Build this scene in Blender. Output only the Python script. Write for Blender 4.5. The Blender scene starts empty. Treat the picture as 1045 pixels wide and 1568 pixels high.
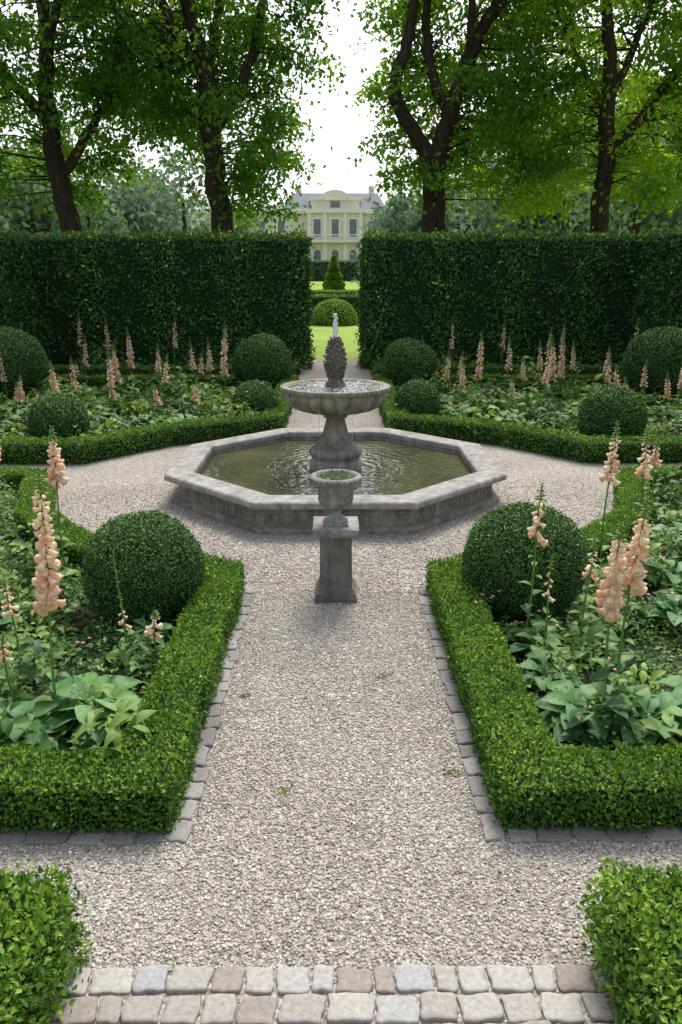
import bpy, math, random
import numpy as np
from mathutils import Vector
rng=np.random.default_rng(7); random.seed(7)
scene=bpy.context.scene
scene.view_settings.view_transform='Standard'; scene.view_settings.look='None'; scene.view_settings.exposure=0

# ---------------------------------------------------------------- materials
def newmat(name):
    m=bpy.data.materials.new(name); m.use_nodes=True; nt=m.node_tree; nt.nodes.clear()
    out=nt.nodes.new('ShaderNodeOutputMaterial'); return m,nt,out
def ramp(nt,fac,stops):
    r=nt.nodes.new('ShaderNodeValToRGB'); cr=r.color_ramp
    while len(cr.elements)<len(stops): cr.elements.new(0.5)
    for e,(p,c) in zip(cr.elements,stops):
        e.position=p; e.color=(c[0],c[1],c[2],1)
    nt.links.new(fac,r.inputs['Fac']); return r.outputs['Color']
def noise(nt,scale,detail=5,rough=.6,vec=None):
    n=nt.nodes.new('ShaderNodeTexNoise'); n.inputs['Scale'].default_value=scale
    n.inputs['Detail'].default_value=detail; n.inputs['Roughness'].default_value=rough
    if vec is not None: nt.links.new(vec,n.inputs['Vector'])
    return n.outputs['Fac']
def pos(nt):
    g=nt.nodes.new('ShaderNodeNewGeometry'); return g.outputs['Position']
def mixc(nt,a,b,f,mode='MIX'):
    m=nt.nodes.new('ShaderNodeMixRGB'); m.blend_type=mode
    for v,i in ((f,0),(a,1),(b,2)):
        if hasattr(v,'links'): nt.links.new(v,m.inputs[i])
        elif isinstance(v,(int,float)): m.inputs[i].default_value=v
        else: m.inputs[i].default_value=(v[0],v[1],v[2],1)
    return m.outputs[0]
def bump(nt,h,strength,dist):
    b=nt.nodes.new('ShaderNodeBump'); b.inputs['Strength'].default_value=strength; b.inputs['Distance'].default_value=dist
    nt.links.new(h,b.inputs['Height']); return b.outputs['Normal']
def princ(nt,out,col,rough=.8,nrm=None,spec=.3):
    p=nt.nodes.new('ShaderNodeBsdfPrincipled')
    if hasattr(col,'links'): nt.links.new(col,p.inputs['Base Color'])
    else: p.inputs['Base Color'].default_value=(*col,1)
    p.inputs['Roughness'].default_value=rough; p.inputs['Specular IOR Level'].default_value=spec
    if nrm is not None: nt.links.new(nrm,p.inputs['Normal'])
    nt.links.new(p.outputs[0],out.inputs['Surface']); return p
def leafmat(name,stops,trans=.35,tcol=(1.25,1.2,.5),rough=.5,spec=.3,veins=False):
    m,nt,out=newmat(name)
    a=nt.nodes.new('ShaderNodeAttribute'); a.attribute_name='tint'
    c=ramp(nt,a.outputs['Fac'],stops); nrm=None
    if veins:
        n=noise(nt,28,4,.6,pos(nt)); c=mixc(nt,c,ramp(nt,n,[(.3,(.7,.75,.7)),(.65,(1.1,1.1,1.1))]),.8,'MULTIPLY'); nrm=bump(nt,n,.5,.01)
    p=princ(nt,out,c,rough,nrm,spec)
    if trans<=0: return m
    t=nt.nodes.new('ShaderNodeBsdfTranslucent')
    tc=mixc(nt,c,tcol,1.0,'MULTIPLY'); nt.links.new(tc,t.inputs['Color'])
    mx=nt.nodes.new('ShaderNodeMixShader'); mx.inputs[0].default_value=trans
    nt.links.new(p.outputs[0],mx.inputs[1]); nt.links.new(t.outputs[0],mx.inputs[2])
    nt.links.new(mx.outputs[0],out.inputs['Surface']); return m
def stonemat(name,dark,light,moss=None,sc=6,bs=.6,bd=.01):
    m,nt,out=newmat(name); v=pos(nt)
    c=ramp(nt,noise(nt,sc,8,.7,v),[(.3,dark),(.55,light),(.75,[x*1.25 for x in light])])
    fine=noise(nt,sc*14,4,.7,v)
    c=mixc(nt,c,ramp(nt,fine,[(.35,(.6,.6,.6)),(.6,(1,1,1))]),.7,'MULTIPLY')
    mp=nt.nodes.new('ShaderNodeMapping'); mp.inputs['Scale'].default_value=(14,14,1.2); nt.links.new(v,mp.inputs['Vector'])
    c=mixc(nt,c,ramp(nt,noise(nt,1.0,4,.6,mp.outputs[0]),[(.38,(.62,.61,.58)),(.58,(1,1,1))]),.7,'MULTIPLY')
    if moss:
        f=ramp(nt,noise(nt,sc*.6,6,.7,v),[(.52,(0,0,0)),(.7,(.6,.6,.6))])
        c=mixc(nt,c,moss,f)
    princ(nt,out,c,.85,bump(nt,fine,bs,bd)); return m
def flatmat(name,col,rough=.8,sc=3,var=.25,spec=.3):
    m,nt,out=newmat(name)
    c=ramp(nt,noise(nt,sc,5,.6,pos(nt)),[(.3,[x*(1-var) for x in col]),(.7,[min(1,x*(1+var)) for x in col])])
    princ(nt,out,c,rough,None,spec); return m

M={}
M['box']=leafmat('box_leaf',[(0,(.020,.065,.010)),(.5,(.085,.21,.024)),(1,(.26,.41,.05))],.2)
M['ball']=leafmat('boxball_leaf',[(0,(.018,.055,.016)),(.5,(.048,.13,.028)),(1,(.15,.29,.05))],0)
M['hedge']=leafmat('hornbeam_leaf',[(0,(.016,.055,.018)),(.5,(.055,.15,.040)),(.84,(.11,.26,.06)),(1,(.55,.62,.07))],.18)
M['core']=flatmat('hedge_core',(.012,.03,.008),.95,30)
M['tree']=leafmat('tree_leaf',[(0,(.022,.07,.018)),(.5,(.058,.15,.022)),(1,(.18,.29,.028))],.58,(2.4,2.15,.7))
M['treefar']=leafmat('far_leaf_hazed',[(0,(.12,.19,.14)),(.5,(.21,.30,.21)),(1,(.33,.43,.27))],.35,(1.1,1.1,.9),.9,.05)  # pale bluish greens hold the distance haze in the leaf colour
M['bed']=leafmat('bed_leaf',[(0,(.03,.09,.03)),(.5,(.09,.20,.045)),(1,(.24,.37,.08))],.25)
M['hosta']=leafmat('broad_leaf',[(0,(.05,.14,.055)),(.5,(.10,.235,.085)),(1,(.18,.34,.12))],.18,(1.2,1.2,.6),.5,.25,True)
M['stem']=flatmat('stem_green',(.12,.22,.05),.6,20)
M['petal']=leafmat('petal',[(0,(.80,.50,.34)),(.5,(.92,.72,.55)),(1,(.93,.86,.72))],.35,(1.05,.97,.88),.6,.2)
M['pink']=leafmat('pink_petal',[(0,(.65,.22,.26)),(1,(.85,.55,.52))],.3,(1,1,1))
def barkmat():
    m,nt,out=newmat('bark'); v=pos(nt)
    mp=nt.nodes.new('ShaderNodeMapping'); mp.inputs['Scale'].default_value=(9,9,1.5); nt.links.new(v,mp.inputs['Vector'])
    n=noise(nt,1.5,8,.75,mp.outputs[0])
    c=ramp(nt,n,[(.35,(.02,.016,.012)),(.6,(.07,.056,.042)),(.8,(.12,.10,.08))])
    princ(nt,out,c,.95,bump(nt,n,1,.06),.1); return m
M['bark']=barkmat()
def gravelmat():
    m,nt,out=newmat('gravel'); v=pos(nt)
    vo=nt.nodes.new('ShaderNodeTexVoronoi'); vo.inputs['Scale'].default_value=68; nt.links.new(v,vo.inputs['Vector'])
    sp=nt.nodes.new('ShaderNodeSeparateColor'); nt.links.new(vo.outputs['Color'],sp.inputs[0])
    c=ramp(nt,sp.outputs[0],[(0,(.22,.195,.17)),(.4,(.40,.37,.335)),(.8,(.53,.50,.46)),(1,(.68,.655,.62))])
    big=ramp(nt,noise(nt,.9,5,.6,v),[(.3,(.78,.75,.72)),(.65,(1.0,1.0,1.0))])
    c=mixc(nt,c,big,1,'MULTIPLY')
    dk=ramp(nt,vo.outputs['Distance'],[(.25,(1,1,1)),(.75,(.42,.39,.35))])
    c=mixc(nt,c,dk,.6,'MULTIPLY')
    inv=nt.nodes.new('ShaderNodeMath'); inv.operation='SUBTRACT'; inv.inputs[0].default_value=1; nt.links.new(vo.outputs['Distance'],inv.inputs[1])
    princ(nt,out,c,.9,bump(nt,inv.outputs[0],.6,.006),.2); return m
M['gravel']=gravelmat()
M['pebble']=leafmat('pebble',[(0,(.18,.15,.125)),(.4,(.375,.345,.31)),(.8,(.53,.50,.46)),(1,(.74,.715,.68))],0.0,(1,1,1),.75,.3)
M['soil']=flatmat('soil',(.035,.045,.018),.95,12,.5)
def grassmat():
    m,nt,out=newmat('lawn'); v=pos(nt)
    c=ramp(nt,noise(nt,.6,6,.6,v),[(.3,(.20,.31,.05)),(.7,(.30,.40,.08))])
    c=mixc(nt,c,ramp(nt,noise(nt,60,3,.6,v),[(.3,(.7,.7,.7)),(.7,(1.1,1.1,1.1))]),.8,'MULTIPLY')
    princ(nt,out,c,.9,bump(nt,noise(nt,90,3,.6,v),.5,.03),.1); return m
M['lawn']=grassmat()
M['stone']=stonemat('fountain_stone',(.14,.13,.112),(.38,.355,.31),(.12,.125,.075),5)
M['stonelight']=stonemat('rim_stone',(.20,.195,.185),(.42,.41,.395),None,5)
M['stonedark']=stonemat('pedestal_stone',(.095,.088,.078),(.21,.197,.178),None,6)
M['lead']=stonemat('urn_stone',(.16,.17,.155),(.36,.365,.34),None,12)
def tintstone(name,stops):
    m,nt,out=newmat(name); a=nt.nodes.new('ShaderNodeAttribute'); a.attribute_name='tint'
    v=pos(nt); c=ramp(nt,a.outputs['Fac'],stops); n=noise(nt,45,6,.7,v)
    c=mixc(nt,c,ramp(nt,n,[(.3,(.6,.6,.6)),(.65,(1.1,1.1,1.1))]),.8,'MULTIPLY')
    princ(nt,out,c,.75,bump(nt,n,.6,.006),.35); return m
M['cobble']=tintstone('cobble',[(0,(.28,.24,.215)),(.35,(.35,.33,.305)),(.7,(.42,.40,.375)),(1,(.34,.35,.36))])
M['sett']=tintstone('edging_sett',[(0,(.16,.155,.148)),(1,(.31,.30,.29))])
def watermat():
    m,nt,out=newmat('pool_water'); v=pos(nt)
    mp=nt.nodes.new('ShaderNodeMapping'); mp.inputs['Location'].default_value=(0,-9.5,0); nt.links.new(v,mp.inputs['Vector'])
    w=nt.nodes.new('ShaderNodeTexWave'); w.wave_type='RINGS'; w.rings_direction='Z'; w.inputs['Scale'].default_value=2.2
    w.inputs['Distortion'].default_value=9; w.inputs['Detail'].default_value=4; w.inputs['Detail Scale'].default_value=2.5; nt.links.new(mp.outputs[0],w.inputs['Vector'])
    n=noise(nt,9,3,.5,v)
    h=mixc(nt,w.outputs['Fac'],n,.75)
    c=ramp(nt,noise(nt,1.2,3,.5,v),[(.35,(.045,.05,.024)),(.7,(.10,.10,.045))])
    princ(nt,out,c,.03,bump(nt,h,.35,.03),.5); return m
M['water']=watermat()
def dropmat():
    m,nt,out=newmat('falling_water')
    p=princ(nt,out,(.85,.9,.92),.1,None,.6); p.inputs['Transmission Weight'].default_value=.7; return m
M['drop']=dropmat()
M['foam']=flatmat('bubbling_water',(.75,.79,.80),.15,14,.25,.6)
M['wall']=flatmat('stucco',(.78,.70,.60),.9,.5,.05)
M['trim']=flatmat('white_trim',(.88,.84,.80),.8,.5,.04)
M['roof']=flatmat('slate_roof',(.28,.30,.34),.8,1,.1)
M['glass']=flatmat('window_glass',(.16,.19,.22),.2,1,.2,.5)

# ---------------------------------------------------------------- mesh builder
class MB:
    def __init__(s): s.v=[];s.l=[];s.k=[];s.t=[];s.m=[];s.s=[];s.n=0
    def add(s,v,f,mat=0,tint=.5,smooth=True):
        v=np.asarray(v,float).reshape(-1,3); f=np.asarray(f,int); M_=len(f)
        if M_==0: return
        s.v.append(v); s.l.append((f+s.n).ravel()); s.k.append(np.full(M_,f.shape[1]))
        s.t.append(np.broadcast_to(np.asarray(tint,float),(M_,)).copy()); s.m.append(np.full(M_,mat)); s.s.append(np.full(M_,smooth))
        s.n+=len(v)
    def build(s,name,mats,parent=None):
        v=np.concatenate(s.v); l=np.concatenate(s.l); k=np.concatenate(s.k)
        me=bpy.data.meshes.new(name); me.vertices.add(len(v)); me.vertices.foreach_set('co',v.astype(np.float32).ravel())
        me.loops.add(len(l)); me.loops.foreach_set('vertex_index',l.astype(np.int32))
        me.polygons.add(len(k)); st=np.concatenate([[0],np.cumsum(k)[:-1]]).astype(np.int32)
        me.polygons.foreach_set('loop_start',st)
        for x in mats: me.materials.append(x)
        me.polygons.foreach_set('material_index',np.concatenate(s.m).astype(np.int32))
        me.polygons.foreach_set('use_smooth',np.concatenate(s.s).astype(bool))
        a=me.attributes.new('tint','FLOAT','FACE'); a.data.foreach_set('value',np.concatenate(s.t).astype(np.float32))
        me.update(calc_edges=True); me.validate()
        o=bpy.data.objects.new(name,me); scene.collection.objects.link(o)
        if parent: o.parent=parent
        return o
def nrmz(a): return a/np.maximum(np.linalg.norm(a,axis=-1,keepdims=True),1e-9)
def frames(d,n):
    d=nrmz(d); z=nrmz(n-(n*d).sum(1,keepdims=True)*d); y=np.cross(z,d)
    return np.stack([d,y,z],axis=2)
def inst(tv,tf,p,R,sc):
    sc=np.asarray(sc,float)
    if sc.ndim==1: sc=sc[:,None]*np.ones((1,3))
    loc=tv[None]*sc[:,None,:]
    v=np.einsum('nij,nkj->nki',R,loc)+p[:,None,:]
    f=tf[None]+(np.arange(len(p))*len(tv))[:,None,None]
    return v.reshape(-1,3),f.reshape(-1,tf.shape[1])
def add_inst(mb,T,p,R,sc,mat=0,tint=.5,smooth=True):
    if len(p)==0: return
    v,f=inst(T[0],T[1],p,R,sc)
    t=np.repeat(np.broadcast_to(np.asarray(tint,float),(len(p),)),len(T[1]))
    mb.add(v,f,mat,t,smooth)
def runit(n): return nrmz(rng.normal(size=(n,3)))
LEAF=(np.array([(0,0,0),(.42,.30,.07),(1,0,-.03),(.42,-.30,.07)]),np.array([(0,3,2,1)]))
def mkbent(ws,arch,fold=.3,wave=0):
    n=len(ws); v=[];f=[]
    for i,w in enumerate(ws):
        u=i/(n-1); z=arch[0]*u-arch[1]*u*u
        v+= [(u,w,z+abs(w)*fold+wave*math.sin(i*1.9)),(u,0,z),(u,-w,z+abs(w)*fold-wave*math.sin(i*1.9+1))]
    for i in range(n-1):
        a=3*i; f+=[(a,a+1,a+4,a+3),(a+1,a+2,a+5,a+4)]
    return np.array(v,float),np.array(f)
BENT=mkbent([.03,.2,.27,.17,.005],(.25,.55))
BROAD=mkbent([.02,.025,.10,.22,.29,.30,.25,.15,.005],(.75,1.0),.35,.02)
OCT=(np.array([(1,0,0),(0,1,0),(-1,0,0),(0,-1,0),(0,0,.7),(0,0,-.7)],float),np.array([(0,1,4),(1,2,4),(2,3,4),(3,0,4),(1,0,5),(2,1,5),(3,2,5),(0,3,5)]))
def lathe(prof,n=32,mod=None,c=(0,0,0)):
    v=[];m=len(prof)
    for i,(r,z) in enumerate(prof):
        for j in range(n):
            a=2*math.pi*j/n; rr=r*(mod(a,i,z) if mod else 1)
            v.append((c[0]+rr*math.cos(a),c[1]+rr*math.sin(a),c[2]+z))
    f=[(i*n+j,i*n+(j+1)%n,(i+1)*n+(j+1)%n,(i+1)*n+j) for i in range(m-1) for j in range(n)]
    return np.array(v),np.array(f)
def box(x0,x1,y0,y1,z0,z1):
    v=np.array([(x,y,z) for z in (z0,z1) for y in (y0,y1) for x in (x0,x1)],float)
    f=np.array([(0,2,3,1),(4,5,7,6),(0,1,5,4),(2,6,7,3),(0,4,6,2),(1,3,7,5)]); return v,f
def rbox(n=4,p=7):
    v=[];f=[];idx={}
    for ax in range(3):
        for s in (-1,1):
            base={}
            for i in range(n+1):
                for j in range(n+1):
                    q=[0,0,0]; q[ax]=s; q[(ax+1)%3]=-1+2*i/n; q[(ax+2)%3]=-1+2*j/n
                    L=(sum(abs(t)**p for t in q))**(1/p); k=tuple(round(t/L,5) for t in q)
                    if k not in idx: idx[k]=len(v); v.append(k)
                    base[i,j]=idx[k]
            for i in range(n):
                for j in range(n):
                    a=(base[i,j],base[i+1,j],base[i+1,j+1],base[i,j+1]); f.append(a if s>0 else a[::-1])
    return np.array(v,float),np.array(f)
RB=rbox(4,7); RB2=rbox(8,12)
def tube(pts,rad,n=8):
    pts=np.array(pts,float); v=[]
    for i in range(len(pts)):
        t=pts[min(i+1,len(pts)-1)]-pts[max(i-1,0)]; t=t/ (np.linalg.norm(t)+1e-9)
        a=np.cross(t,(0.3,1,0.1)); a/=np.linalg.norm(a)+1e-9; b=np.cross(t,a)
        for j in range(n):
            th=2*math.pi*j/n; v.append(pts[i]+rad[i]*(math.cos(th)*a+math.sin(th)*b))
    f=[(i*n+j,(i+1)*n+j,(i+1)*n+(j+1)%n,i*n+(j+1)%n) for i in range(len(pts)-1) for j in range(n)]
    return np.array(v),np.array(f)
def smoothpath(pts,rad,k=5,wob=0):
    pts=np.array(pts,float); out=[];ro=[]; n=len(pts)
    for i in range(n-1):
        p0=pts[max(i-1,0)];p1=pts[i];p2=pts[i+1];p3=pts[min(i+2,n-1)]
        for j in range(k):
            t=j/k; q=.5*((2*p1)+(-p0+p2)*t+(2*p0-5*p1+4*p2-p3)*t*t+(-p0+3*p1-3*p2+p3)*t**3)
            if wob and not(i==0 and j==0): q=q+rng.normal(size=3)*wob
            out.append(q); ro.append(rad[i]*(1-t)+rad[i+1]*t)
    out.append(pts[-1]); ro.append(rad[-1]); return out,ro
def lump(p,s=1.0):
    return (np.sin(p[:,0]*3.1*s+1.3)*np.sin(p[:,1]*2.7*s+.4)+np.sin(p[:,0]*7.3*s+p[:,2]*5*s)*.5*np.sin(p[:,1]*6.1*s+2)+np.sin((p[:,2]*6+p[:,0]*2)*s)*.3)

# ---------------------------------------------------------------- hedges
def hedge(name,pts,width,height,mat,leaf,dens,rnd=.05,amp=.01,z0=0.0,tb=.5,top=.22):
    pts=np.array(pts,float); n=len(pts); seg=nrmz(pts[1:]-pts[:-1]); nr=np.stack([-seg[:,1],seg[:,0]],1)
    mit=[]
    for i in range(n):
        if i==0: mit.append(nr[0])
        elif i==n-1: mit.append(nr[-1])
        else:
            m=nr[i-1]+nr[i]; m/=np.linalg.norm(m); mit.append(m/max(.5,m@nr[i]))
    mit=np.array(mit)*width/2
    mb=MB()
    ci=min(.05,width*.1)
    k=(width/2-ci)/(width/2)
    P=[];F=[]
    for i in range(n):
        a=pts[i]+mit[i]*k; b=pts[i]-mit[i]*k
        if i==0: a=a+seg[0]*ci; b=b+seg[0]*ci
        if i==n-1: a=a-seg[-1]*ci; b=b-seg[-1]*ci
        P+=[(a[0],a[1],z0),(a[0],a[1],z0+height-ci-rnd*.5),(a[0]*.8+b[0]*.2,a[1]*.8+b[1]*.2,z0+height-ci),(a[0]*.2+b[0]*.8,a[1]*.2+b[1]*.8,z0+height-ci),(b[0],b[1],z0+height-ci-rnd*.5),(b[0],b[1],z0)]
    for i in range(n-1):
        for j in range(5): F.append((6*i+j,6*i+j+1,6*i+7+j,6*i+6+j))
    mb.add(P,F,1,.5,False); 
    for b0 in (0,6*(n-1)): mb.add(np.array(P)[b0:b0+6],[(0,1,2,5),(2,3,4,5)],1,.5,False)
    L=np.linalg.norm(pts[1:]-pts[:-1],axis=1); per=2*height+width
    N=int(L.sum()*per*dens); s=rng.random(N)*L.sum(); cum=np.concatenate([[0],np.cumsum(L)])
    i=np.clip(np.searchsorted(cum,s)-1,0,n-2); t=((s-cum[i])/L[i])[:,None]
    u=rng.random(N)*per
    w=np.where(u<height,1,np.where(u<height+width,1-2*(u-height)/width,-1)); z=np.where(u<height,u,np.where(u<height+width,height,per-u))
    nw=np.where(u<height,1.,np.where(u<height+width,0,-1)); nz=np.where((u>=height)&(u<height+width),1.,0)
    dx=np.maximum(0,abs(w)*width/2-(width/2-rnd)); dz=np.maximum(0,z-(height-rnd)); q=np.hypot(dx,dz); sc=np.where(q>rnd,rnd/np.maximum(q,1e-6),1)
    corner=(dx>0)&(dz>0)
    w=np.where(corner,np.sign(w)*((width/2-rnd)+dx*sc)/(width/2),w); z=np.where(corner,height-rnd+dz*sc,z)
    nw=np.where(corner,np.sign(w)*dx,nw); nz=np.where(corner,dz,nz)
    C=pts[i]*(1-t)+pts[i+1]*t; Mi=mit[i]*(1-t)+mit[i+1]*t
    p=np.column_stack([C+Mi*w[:,None],z]); nn=nrmz(np.column_stack([nr[i]*nw[:,None],nz]))
    for e,sg in ((0,-1),(n-1,1)):
        Ne=int(width*height*dens); ww=rng.uniform(-1,1,Ne); zz=rng.uniform(0,height,Ne); zz=np.minimum(zz,height-rnd*np.maximum(0,abs(ww)-.7))
        c=pts[e]+mit[e]*ww[:,None]*.97; d=(seg[0] if e==0 else seg[-1])*sg
        p=np.concatenate([p,np.column_stack([c,zz])]); nn=np.concatenate([nn,np.tile((d[0],d[1],0),(Ne,1))])
    N=len(p); lm=lump(p,1.0 if width>.6 else 2.2)
    p=p+nn*(amp*lm+rng.normal(size=N)*amp*.9)[:,None]
    sh=rng.random(N)<.04; p[sh]+=nn[sh]*(amp*2.2*rng.random(sh.sum()))[:,None]
    p[:,2]=np.maximum(p[:,2],.01)+z0
    d=nrmz(runit(N)+nn*.7+np.array((0,0,.35))); no=nrmz(nn+runit(N)*.8)
    R=frames(d,no); size=leaf*rng.uniform(.6,1.25,N)
    tint=np.clip(tb+.08*lm+rng.normal(size=N)*.18+top*(nn[:,2]>.4)+.15*sh,0,1)  # lighter tops: new growth, with top light and side shade tinted in
    p=p-d*size[:,None]*.4
    add_inst(mb,LEAF,p,R,size,0,tint,False)
    return mb.build(name,[mat,M['core']])
def ball(name,x,y,r,leaf,dens,mat,tb=.45,zc=.97,squash=1.0):
    mb=MB(); c=np.array((x,y,r*zc))
    v,f=lathe([(math.sin(a)*r*.95,-math.cos(a)*r*.95*squash) for a in np.linspace(.02,math.pi-.02,16)],28,c=c); mb.add(v,f,1)
    N=int(4*math.pi*r*r*dens); nn=runit(N); nn=nn[c[2]+nn[:,2]*r*squash>0.0]; N=len(nn)
    p=c+nn*np.array((r,r,r*squash)); lm=lump(p,2.0/ max(.5,r*2)); p=p+nn*(lm*.018*r*2+rng.normal(size=N)*.012)[:,None]
    d=nrmz(runit(N)+nn*.5+np.array((0,0,.3))); R=frames(d,nrmz(nn+runit(N)*.6)); size=leaf*rng.uniform(.6,1.2,N)
    tint=np.clip(tb+rng.normal(size=N)*.17+.2*nn[:,2]+.08*lm,0,1)  # tint rises toward the top: light from above painted into the leaves
    add_inst(mb,LEAF,p-d*size[:,None]*.4,R,size,0,tint,False)
    return mb.build(name,[mat,M['core']])

for s in (-1,1):
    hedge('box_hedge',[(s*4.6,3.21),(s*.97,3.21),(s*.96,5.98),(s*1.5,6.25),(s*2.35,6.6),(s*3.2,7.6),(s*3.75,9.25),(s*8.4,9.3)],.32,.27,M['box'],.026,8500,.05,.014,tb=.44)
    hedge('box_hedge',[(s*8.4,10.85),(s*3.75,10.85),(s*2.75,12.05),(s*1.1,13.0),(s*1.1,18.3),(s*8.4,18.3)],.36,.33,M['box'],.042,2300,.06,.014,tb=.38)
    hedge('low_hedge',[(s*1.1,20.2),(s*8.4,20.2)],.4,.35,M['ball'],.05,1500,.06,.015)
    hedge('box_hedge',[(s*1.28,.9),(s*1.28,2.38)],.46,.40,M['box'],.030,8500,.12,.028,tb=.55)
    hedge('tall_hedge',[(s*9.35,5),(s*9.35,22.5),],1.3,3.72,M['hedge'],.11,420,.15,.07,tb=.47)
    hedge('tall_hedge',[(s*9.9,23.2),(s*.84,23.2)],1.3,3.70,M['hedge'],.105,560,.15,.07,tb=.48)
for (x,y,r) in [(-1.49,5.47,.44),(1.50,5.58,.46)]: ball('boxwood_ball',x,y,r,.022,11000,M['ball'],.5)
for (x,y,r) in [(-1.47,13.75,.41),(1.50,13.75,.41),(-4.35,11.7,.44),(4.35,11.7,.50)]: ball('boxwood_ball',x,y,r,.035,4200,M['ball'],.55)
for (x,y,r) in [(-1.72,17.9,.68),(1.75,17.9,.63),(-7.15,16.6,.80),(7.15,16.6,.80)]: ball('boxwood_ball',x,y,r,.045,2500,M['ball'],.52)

# ---------------------------------------------------------------- ground, gravel
mb=MB(); xs=np.concatenate([[-600,-200],np.linspace(-80,80,33),[200,600]]); ys=np.concatenate([[-60,-10],np.linspace(0,160,65),[250,600,1200]])
def gz(y): 
    t=np.clip((y-56)/70,0,1); return 2.1*t*t*(3-2*t)
V=[(x,y,float(gz(y))) for y in ys for x in xs]; nx=len(xs)
F=[(j*nx+i,j*nx+i+1,(j+1)*nx+i+1,(j+1)*nx+i) for j in range(len(ys)-1) for i in range(nx-1)]
mb.add(V,F); mb.build('ground_lawn',[M['lawn']])
mb=MB(); mb.add([(-9.2,-3,.004),(9.2,-3,.004),(9.2,25.5,.004),(-9.2,25.5,.004)],[(0,1,2,3)]); mb.build('gravel_path',[M['gravel']])
nearpoly=[(-.84,3.08),(-.84,6.0),(-1.5,6.35),(-2.3,6.75),(-3.1,7.7),(-3.65,9.35),(-9.1,9.35),(-9.1,3.08)]
farpoly=[(-1.0,13.0),(-2.7,12.0),(-3.7,10.8),(-9.1,10.8),(-9.1,18.4),(-1.0,18.4)]
backpoly=[(-1.0,20.2),(-9.1,20.2),(-9.1,22.8),(-1.0,22.8)]
mb=MB()
for poly in (nearpoly,farpoly,backpoly):
    for s in (1,-1):
        v=[(x*s,y,.009) for x,y in poly]; 
        f=list(range(len(v)));  f=f if s<0 else f[::-1]
        mb.add(v,[f],0,.5,False)
mb.build('bed_soil',[M['soil']])
def pebbles(mb,x0,x1,y0,y1,dens,r,ok=lambda x,y:np.ones(len(x),bool)):
    N=int((x1-x0)*(y1-y0)*dens); x=rng.uniform(x0,x1,N); y=rng.uniform(y0,y1,N); k=ok(x,y); x=x[k];y=y[k];N=len(x)
    rr=r*(.45+1.15*rng.random(N)**1.8); p=np.column_stack([x,y,.004+rr*.2])
    sc=np.column_stack([rr*rng.uniform(.8,1.4,N),rr*rng.uniform(.7,1.1,N),rr*rng.uniform(.5,.8,N)])
    patch=.07*(np.sin(x*3.1+y*1.7)*np.sin(y*2.3-x*1.1+1)+.6*np.sin(x*7+1)*np.sin(y*5.5))-.14*np.clip((abs(x)-.5)/.25,0,1)*(y>3)*(y<6)
    add_inst(mb,OCT,p,frames(runit(N)*np.array((1,1,.35)),np.tile((0,0,1.),(N,1))+runit(N)*.3),sc,0,np.clip(rng.normal(.52,.24,N)+patch,0,1),True)
mb=MB()
pebbles(mb,-.74,.74,2.28,6.0,9000,.0068)
pebbles(mb,-2.4,2.4,2.28,3.03,8400,.0068,lambda x,y:(abs(x)>.74)&~((abs(x)>1.03)&(y<2.36)))
def oksur(x,y):
    return (np.maximum(abs(x),np.maximum(abs(y-9.5),(abs(x)+abs(y-9.5))/1.4142))>2.0)&(abs(x)<1.3+ (y-6)*1.0)&(y>6)&(rng.random(len(x))<np.clip((10.0-y)/3.5,0,1))
pebbles(mb,-3.4,3.4,6.0,10.0,3600,.009,oksur)
pebbles(mb,-1.0,1.0,1.75,2.28,500,.006); 
mb.build('gravel_pebbles',[M['pebble']])
def stones(name,items,mat):
    mb=MB()
    for (x,y,lx,ly,h,rot) in items:
        v=RB2[0].copy(); ph=rng.uniform(0,6,3)
        v=v*(1+rng.normal(size=(1,3))*.02); v[:,:2]+= .07*np.sin(v[:,[1,0]]*2.3+ph[:2])+.03*np.sin(v[:,[1,0]]*6+ph[1:]); v[:,2]+=.12*np.sin(v[:,0]*1.5+ph[2])*(v[:,2]>0)
        v=v*np.array((lx/2,ly/2,h)); c,s_=math.cos(rot),math.sin(rot)
        q=np.column_stack([x+v[:,0]*c-v[:,1]*s_,y+v[:,0]*s_+v[:,1]*c,v[:,2]]); mb.add(q,RB2[1],0,rng.random())
    return mb.build(name,[mat])
it=[]
for row in range(5):
    y=2.232-row*.122; x=-1.04+rng.uniform(-.05,0)
    while x<1.03:
        w=rng.choice([.08,.115,.145,.16])*rng.uniform(.9,1.07); it.append((x+w/2,y+rng.normal()*.004,w,.113*rng.uniform(.94,1.02),.016+rng.uniform(0,.007),rng.normal()*.04)); x+=w+.011
stones('cobble_paving',it,M['cobble'])
it=[]
for s in (-1,1):
    y=2.98
    while y<5.95:
        l=rng.uniform(.10,.19); it.append((s*(.765+rng.normal()*.008),y+l/2,.10,l,.014+rng.uniform(0,.010),rng.normal()*.06)); y+=l+.01
    x=.84
    while x<4.5:
        l=rng.uniform(.12,.2); it.append((s*(x+l/2),3.02+rng.normal()*.005,l,.1,.012+rng.uniform(0,.006),rng.normal()*.03)); x+=l+.012
stones('stone_edging',it,M['sett'])

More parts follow.
